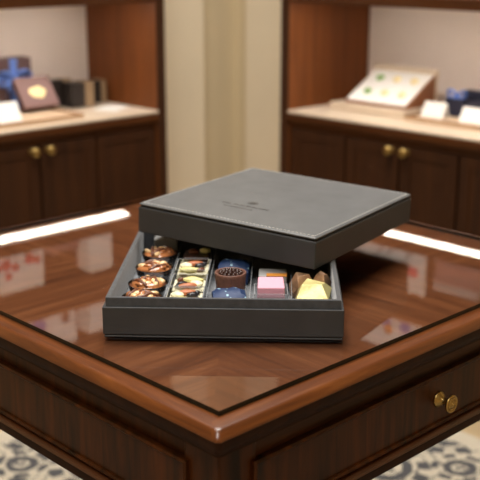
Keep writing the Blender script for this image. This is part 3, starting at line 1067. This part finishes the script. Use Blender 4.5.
def bow(t, x, y, z, s, mat='ribbon', up=True):
    """two loops, two tails and a knot, all parts of the gift"""
    for sg in (-1, 1):
        pts = []
        for k in range(9):
            a = k / 8 * 2 * PI
            u = (1 - math.cos(a)) / 2
            pts.append((x + sg * s * u, y - 0.004 * math.sin(a) - 0.004, z + s * 0.42 * math.sin(a) * (0.4 + u)))
        obj('ribbon_loop', tube(pts, s * 0.17, 8, 0.6), mat, t, True, smooth=True)
        obj('ribbon_tail', tube([(x, y - 0.003, z), (x + sg * s * .35, y - 0.006, z - s * .5), (x + sg * s * .5, y - 0.004, z - s * 1.0)], s * 0.15, 8, 0.4), mat, t, True, smooth=True)
    obj('ribbon_knot', blob(s * .26, 0.007, s * .24, 2, 0.05, loc=(x, y - 0.006, z)), mat, t, True, smooth=True)


t = thing('wooden_tray', 'wooden board on the counter under the mauve case and a white card', 'tray', (0.90, 1.88, CT))
obj('board', B((0.56, 1.085, 1.765, 1.955, CT, CT + 0.009)), 'tray_pale', t, True, bevel=0.002)
obj('rim', merge(B((0.56, 1.085, 1.765, 1.772, CT + 0.009, CT + 0.014)), B((0.56, 1.085, 1.948, 1.955, CT + 0.009, CT + 0.014)), B((1.078, 1.085, 1.772, 1.948, CT + 0.009, CT + 0.014))), 'tray_wood', t, True)

# slanted mauve case with gold emblem
t = thing('mauve_case', 'mauve brown case with a gold emblem, tilted back on the wooden board', 'case', (1.032, 1.903, CT + 0.0095))
tilt = Matrix.Rotation(R(54), 4, 'X')
bm = B((-0.060, 0.060, 0, 0.101, -0.026, -0.012)); xf(bm, Matrix.Translation((0, 0, 0.0205)) @ tilt)
obj('case_bottom', bm, 'mauve_dark', t, bevel=0.002)
bm = B((-0.062, 0.062, -0.001, 0.103, -0.012, 0.0)); xf(bm, Matrix.Translation((0, 0, 0.0205)) @ tilt)
obj('case_lid', bm, 'mauve', t, bevel=0.003)
pts = [(0.029 * math.cos(a) * (1 + 0.10 * math.sin(3 * a)), 0.046 + 0.019 * math.sin(a) * (1 + 0.12 * math.cos(5 * a))) for a in [2 * PI * k / 28 for k in range(28)]]
bm = flat_poly(pts, 0.0, 0.0015); xf(bm, Matrix.Translation((0, 0, 0.0206)) @ tilt)
obj('gold_emblem', bm, 'gold', t)
bm = B((-0.05, 0.05, 0.040, 0.046, 0.0, 0.045))
obj('easel_back', bm, 'mauve_dark', t)


def tent_card(x, y, w, h, rz, label, group, z, ang=62):
    t = thing('label_card', label, 'card', (x, y, z), rz, group)
    bm = B((-w / 2, w / 2, 0, h, -0.0012, 0)); xf(bm, Matrix.Rotation(R(ang), 4, 'X'))
    bmesh.ops.translate(bm, verts=bm.verts, vec=(0, 0, 0.0013))
    obj('card_face', bm, 'card', t)
    bb = h * math.cos(R(ang))
    top = h * math.sin(R(ang))
    bm = bmesh.new()
    q = [bm.verts.new((sx, yy, zz_)) for sx in (-w / 2, w / 2) for yy, zz_ in ((bb, top), (bb + 0.001, top), (bb + 0.013, 0.0), (bb + 0.012, 0.0))]
    for f in ((0, 1, 2, 3), (4, 5, 6, 7), (0, 1, 5, 4), (1, 2, 6, 5), (2, 3, 7, 6), (3, 0, 4, 7)):
        bm.faces.new([q[i] for i in f])
    obj('card_stand', bm, 'card', t)
    return t


tent_card(0.852, 1.800, 0.080, 0.062, 0.0, 'white card propped on the wooden board before the gift box', 'white label cards', CT + 0.0095)

# gift box with bow
gy = 1.999
t = thing('gift_box', 'dark mauve gift box with a bright blue bow standing behind the mauve case', 'gift box', (0.97, gy + 0.03, CT))
obj('carton', B((0.835, 1.058, gy, gy + 0.056, CT, CT + 0.168)), 'mauve_dark', t, True, bevel=0.002)
obj('ribbon_band', B((0.980, 1.006, gy - 0.0015, gy, CT + 0.0005, CT + 0.168)), 'ribbon', t, True)
obj('ribbon_band', B((0.835, 1.058, gy - 0.0012, gy, CT + 0.100, CT + 0.122)), 'ribbon', t, True)
bow(t, 0.990, gy, CT + 0.108, 0.055)

# small charcoal boxes


def small_box(x, y, w, d, h, rz, label):
    t = thing('small_box', label, 'box', (x, y, CT), rz, 'small charcoal boxes on the counter')
    obj('carton', B((-w / 2, w / 2, -d / 2, d / 2, 0, h)), 'dark_card', t, bevel=0.0015)
    obj('ribbon_band', merge(B((w * .08, w * .46, -d / 2 - 0.0008, d / 2 + 0.0008, 0.0008, h + 0.0008))), 'tan', t)
    return t


small_box(1.178, 2.034, 0.080, 0.036, 0.086, 0.0, 'small charcoal box with a tan band, farthest left and behind its neighbours')
small_box(1.218, 1.980, 0.090, 0.055, 0.079, 0.0, 'small charcoal box with a tan band, nearest the counter front')
small_box(1.316, 2.022, 0.056, 0.050, 0.072, 0.0, 'small charcoal box with a tan band, closest to the cabinet side')
lf = obj('leaflet', xf(B((-0.055, 0.055, -0.040, 0.040, 0, 0.002)), Matrix.Translation((1.262, 1.868, CT)) @ Matrix.Rotation(R(30), 4, 'Z')), 'card')
tag(lf, 'white leaflet lying flat on the counter before the small charcoal boxes', 'leaflet')

# ---------------------------------------------------------------- things on the right counter
pl = obj('display_plinth', B((1.760, 1.962, 1.085, 1.375, CT, CT + 0.024)), 'stone', bevel=0.002)
tag(pl, 'low cream plinth under the tilted white bonbon case', 'plinth')
PZ = CT + 0.0245
t = thing('bonbon_case', 'tilted wooden case with a white face holding six bonbons', 'case', (1.865, 1.215, PZ))
x0, x1, z0, z1 = 1.785, 1.930, PZ + 0.006, PZ + 0.092
y0, y1 = 1.095, 1.335


def wedge(xa, xb, ya, yb, za, zb, bot):
    bm = bmesh.new()
    q = [bm.verts.new(p) for p in ((xa, ya, bot), (xb, ya, bot), (xb, yb, bot), (xa, yb, bot), (xa, ya, za), (xb, ya, zb), (xb, yb, zb), (xa, yb, za))]
    for f in ((0, 3, 2, 1), (4, 5, 6, 7), (0, 1, 5, 4), (1, 2, 6, 5), (2, 3, 7, 6), (3, 0, 4, 7)):
        bm.faces.new([q[i] for i in f])
    return bm


obj('case_body', wedge(x0, x1, y0, y1, z0, z1, PZ), 'case_wood', t, True, bevel=0.002)
sl = (z1 - z0) / (x1 - x0)
n_ = Vector((-sl, 0, 1)).normalized()


def slanted(xa, xb, ya, yb, h0, h1):
    bm = bmesh.new()
    q = []
    for hh in (h0, h1):
        for x, y in ((xa, ya), (xb, ya), (xb, yb), (xa, yb)):
            p = Vector((x, y, z0 + (x - x0) * sl)) + n_ * hh
            q.append(bm.verts.new(p))
    for f in ((0, 3, 2, 1), (4, 5, 6, 7), (0, 1, 5, 4), (1, 2, 6, 5), (2, 3, 7, 6), (3, 0, 4, 7)):
        bm.faces.new([q[i] for i in f])
    return bm


obj('white_face', slanted(x0 + 0.004, x1 - 0.004, y0 + 0.006, y1 - 0.006, 0.0002, 0.003), 'card', t, True)
obj('back_lip', B((x1 - 0.001, x1 + 0.010, y0 - 0.004, y1 + 0.004, PZ, z1 + 0.016)), 'stone', t, True, bevel=0.001)
k = 0
for i, fx in enumerate((0.30, 0.72)):
    for j, fy in enumerate((0.76, 0.48, 0.20)):
        p = Vector((x0 + (x1 - x0) * fx, y0 + (y1 - y0) * fy, 0))
        p.z = z0 + (p.x - x0) * sl
        p += n_ * 0.0031
        green = j == 0
        bo = thing('bonbon', '%s bonbon in the %s row of the tilted white case%s' % ('green' if green else 'yellow', ('lower', 'upper')[i],
                   '' if green else (', next to the green one' if j == 1 else ', farthest from the green one')), 'bonbon', p, 0, 'bonbons in the tilted case')
        bo.rotation_mode = 'QUATERNION'
        bo.rotation_quaternion = Vector((0, 0, 1)).rotation_difference(n_)
        obj('shell', lathe([(0.0, 0.0), (0.0135, 0), (0.0135, 0.003), (0.011, 0.008), (0.006, 0.0105), (0.0, 0.0112)], 20), 'green_b' if green else 'yellow_b', bo, smooth=True)

t = thing('wooden_tray', 'wooden board on the counter under the navy gift boxes and two white cards', 'tray', (1.84, 0.80, CT))
obj('board', B((1.745, 1.955, 0.52, 1.072, CT, CT + 0.009)), 'tray_pale', t, True, bevel=0.002)
obj('rim', merge(B((1.745, 1.752, 0.52, 1.072, CT + 0.009, CT + 0.014)), B((1.948, 1.955, 0.52, 1.072, CT + 0.009, CT + 0.014)), B((1.752, 1.948, 1.065, 1.072, CT + 0.009, CT + 0.014))), 'tray_wood', t, True)
tent_card(1.800, 1.012, 0.078, 0.048, R(-90), 'white card on the wooden board next to the tilted bonbon case', 'white label cards', CT + 0.0095)
tent_card(1.790, 0.865, 0.090, 0.048, R(-90), 'white card on the wooden board before the navy boxes, away from the bonbon case', 'white label cards', CT + 0.0095)


def navy_box(xa, xb, ya, yb, h, label, ribbon):
    t = thing('navy_gift_box', label, 'gift box', ((xa + xb) / 2, (ya + yb) / 2, CT + 0.0095), 0, 'navy gift boxes')
    z = CT + 0.0095
    obj('carton', B((xa, xb, ya, yb, z, z + h)), 'navy', t, True, bevel=0.002)
    if ribbon:
        ym = (ya + yb) / 2
        obj('ribbon_band', B((xa, xb, ym - 0.008, ym + 0.008, z + h + 0.0001, z + h + 0.0014)), 'ribbon', t, True)
        for s_ in (-1, 1):
            pts = []
            for k in range(9):
                a = k / 8 * 2 * PI
                u = (1 - math.cos(a)) / 2
                pts.append(((xa + xb) / 2 - 0.010, ym + s_ * 0.032 * u, z + h + 0.006 + 0.012 * math.sin(a) * (0.4 + u) + 0.008 * u))
            obj('ribbon_loop', tube(pts, 0.006, 8, 0.7), 'ribbon', t, True, smooth=True)
        obj('ribbon_knot', blob(0.009, 0.009, 0.007, 1, 0.04, loc=((xa + xb) / 2 - 0.010, ym, z + h + 0.008)), 'ribbon', t, True, smooth=True)


navy_box(1.862, 1.912, 0.945, 1.012, 0.054, 'navy gift box tied with a blue bow, behind the white card', True)
navy_box(1.915, 1.946, 0.880, 0.985, 0.074, 'taller navy gift box at the back, behind the one with the bow', False)
navy_box(1.862, 1.910, 0.800, 0.935, 0.050, 'low navy gift box without a bow, behind the far white card', False)

# ---------------------------------------------------------------- things on the upper shelves, seen mirrored in the glass
Z1 = 1.1265
Z2 = 1.3465
YF = 1.80
XF = 1.71


def disc(r, rz_, n=24, wob=0.0, h=0.0008):
    return flat_poly([(r * math.cos(2 * PI * q / n) * (1 + wob * math.sin(10 * PI * q / n)), rz_ * math.sin(2 * PI * q / n) * (1 + wob * math.sin(10 * PI * q / n))) for q in range(n)], 0, h)


def on_left(bm, x, z, out=0.0):
    return xf(bm, Matrix.Translation((x, YF - out, z)) @ Matrix.Rotation(R(90), 4, 'X'))


def on_right(bm, y, z, out=0.0):
    return xf(bm, Matrix.Translation((XF - out, y, z)) @ Matrix.Rotation(R(-90), 4, 'Z') @ Matrix.Rotation(R(90), 4, 'X'))


t = thing('floral_print', 'white print with red flowers standing on the first upper shelf', 'print', (0.86, YF, Z1))
obj('panel', B((0.700, 0.936, YF, YF + 0.014, Z1, 1.262)), 'card', t, True, bevel=0.001)
for x, z, r in ((0.806, 1.172, .017), (0.838, 1.184, .012), (0.885, 1.168, .017), (0.912, 1.176, .013), (0.812, 1.208, .012), (0.775, 1.178, .016), (0.745, 1.168, .014)):
    obj('red_blossom', on_left(disc(r, r, 24, .2), x, z), 'red_p', t, True)
obj('printed_stem', merge(*[tube([(x, YF - 0.0012, 1.130), (x + dx * .5, YF - 0.0012, 1.148), (x + dx, YF - 0.0012, 1.164)], .0026, 6) for x, dx in ((.825, -.02), (.832, .008), (.893, -.02), (.897, .015), (.86, .02), (.77, -.01))]), 'dark_p', t, True)
for x, h, which in ((0.968, .050, 'right beside the floral print'), (1.003, .060, 'second from the floral print'), (1.038, .052, 'third from the floral print'), (1.075, .058, 'right beside the tall white box')):
    o = obj('small_carton', B((x - .015, x + .015, YF + .03, YF + .075, Z1, Z1 + h)), 'mauve', bevel=0.002)
    tag(o, 'small mauve carton on the first upper shelf, ' + which, 'carton', 'mauve cartons on the upper shelf')
o = obj('white_carton', B((1.108, 1.197, YF, YF + 0.07, Z1, 1.262)), 'card', bevel=0.002)
tag(o, 'tall white box on the first upper shelf right of the mauve cartons', 'box')
t = thing('printed_box', 'white box with a blue spot on the second upper shelf above the floral print', 'box', (0.95, YF + .03, Z2))
obj('carton', B((0.846, 1.045, YF, YF + 0.07, Z2, Z2 + 0.13)), 'card', t, True, bevel=0.002)
obj('blue_spot', on_left(disc(.028, .030), 0.905, 1.396), 'blue_p', t, True)
obj('dark_spot', on_left(disc(.016, .018), 1.005, 1.386), 'dark_p', t, True)
o = obj('white_carton', B((1.095, 1.185, YF, YF + 0.07, Z2, Z2 + 0.12)), 'card', bevel=0.002)
tag(o, 'white box on the second upper shelf beside the box with a blue spot', 'box')

t = thing('branch_print', 'wide white print with dark branches and a red bloom on the upper shelf', 'print', (XF, 1.13, Z1))
obj('panel', B((XF, XF + 0.014, 0.945, 1.003, Z1, 1.273)), 'card', t, True, bevel=0.001)
obj('panel', B((XF + 0.001, XF + 0.013, 1.0035, 1.300, Z1, 1.182)), 'card', t, True, bevel=0.001)
obj('printed_branch', merge(*[tube([(XF - .0004, y, a), (XF - .0004, y - .02, b2), (XF - .0004, y - .03, c2)], .0035, 6) for y, a, b2, c2 in ((1.20, 1.176, 1.158, 1.134), (1.13, 1.178, 1.160, 1.136), (1.09, 1.174, 1.156, 1.136), (1.02, 1.172, 1.156, 1.134))]), 'dark_p', t, True)
obj('red_blossom', on_right(disc(.019, .018, 24, .15), 0.985, 1.206), 'red_p', t, True)
t = thing('mauve_box', 'mauve box with a grey lid on the upper shelf beside the branch print', 'box', (XF + .04, 0.83, Z1))
obj('carton', B((XF, XF + .08, 0.756, 0.908, Z1, 1.212)), 'mauve', t, True, bevel=0.002)
obj('box_top', B((XF - .002, XF + .082, 0.754, 0.910, 1.2125, 1.240)), 'silver_paper', t, True, bevel=0.002)
t = thing('printed_box', 'white box with blue and orange spots on the second upper shelf', 'box', (XF + .04, 1.0, Z2))
bm = bmesh.new()
q = [bm.verts.new((x, y, z)) for x in (XF, XF + .07) for y, z in ((1.081, Z2), (0.80, Z2), (0.80, Z2 + .13), (1.181, Z2 + .13))]
for f in ((0, 1, 2, 3), (4, 5, 6, 7), (0, 1, 5, 4), (1, 2, 6, 5), (2, 3, 7, 6), (3, 0, 4, 7)):
    bm.faces.new([q[i] for i in f])
obj('carton', bm, 'card', t, True, bevel=0.002)
for y, z, r, mt in ((1.080, 1.388, .022, 'blue_p'), (1.068, 1.412, .017, 'orange_p'), (1.005, 1.392, .020, 'blue_p')):
    obj('printed_spot', on_right(disc(r, r), y, z, .0006 if mt == 'orange_p' else 0.0), mt, t, True)
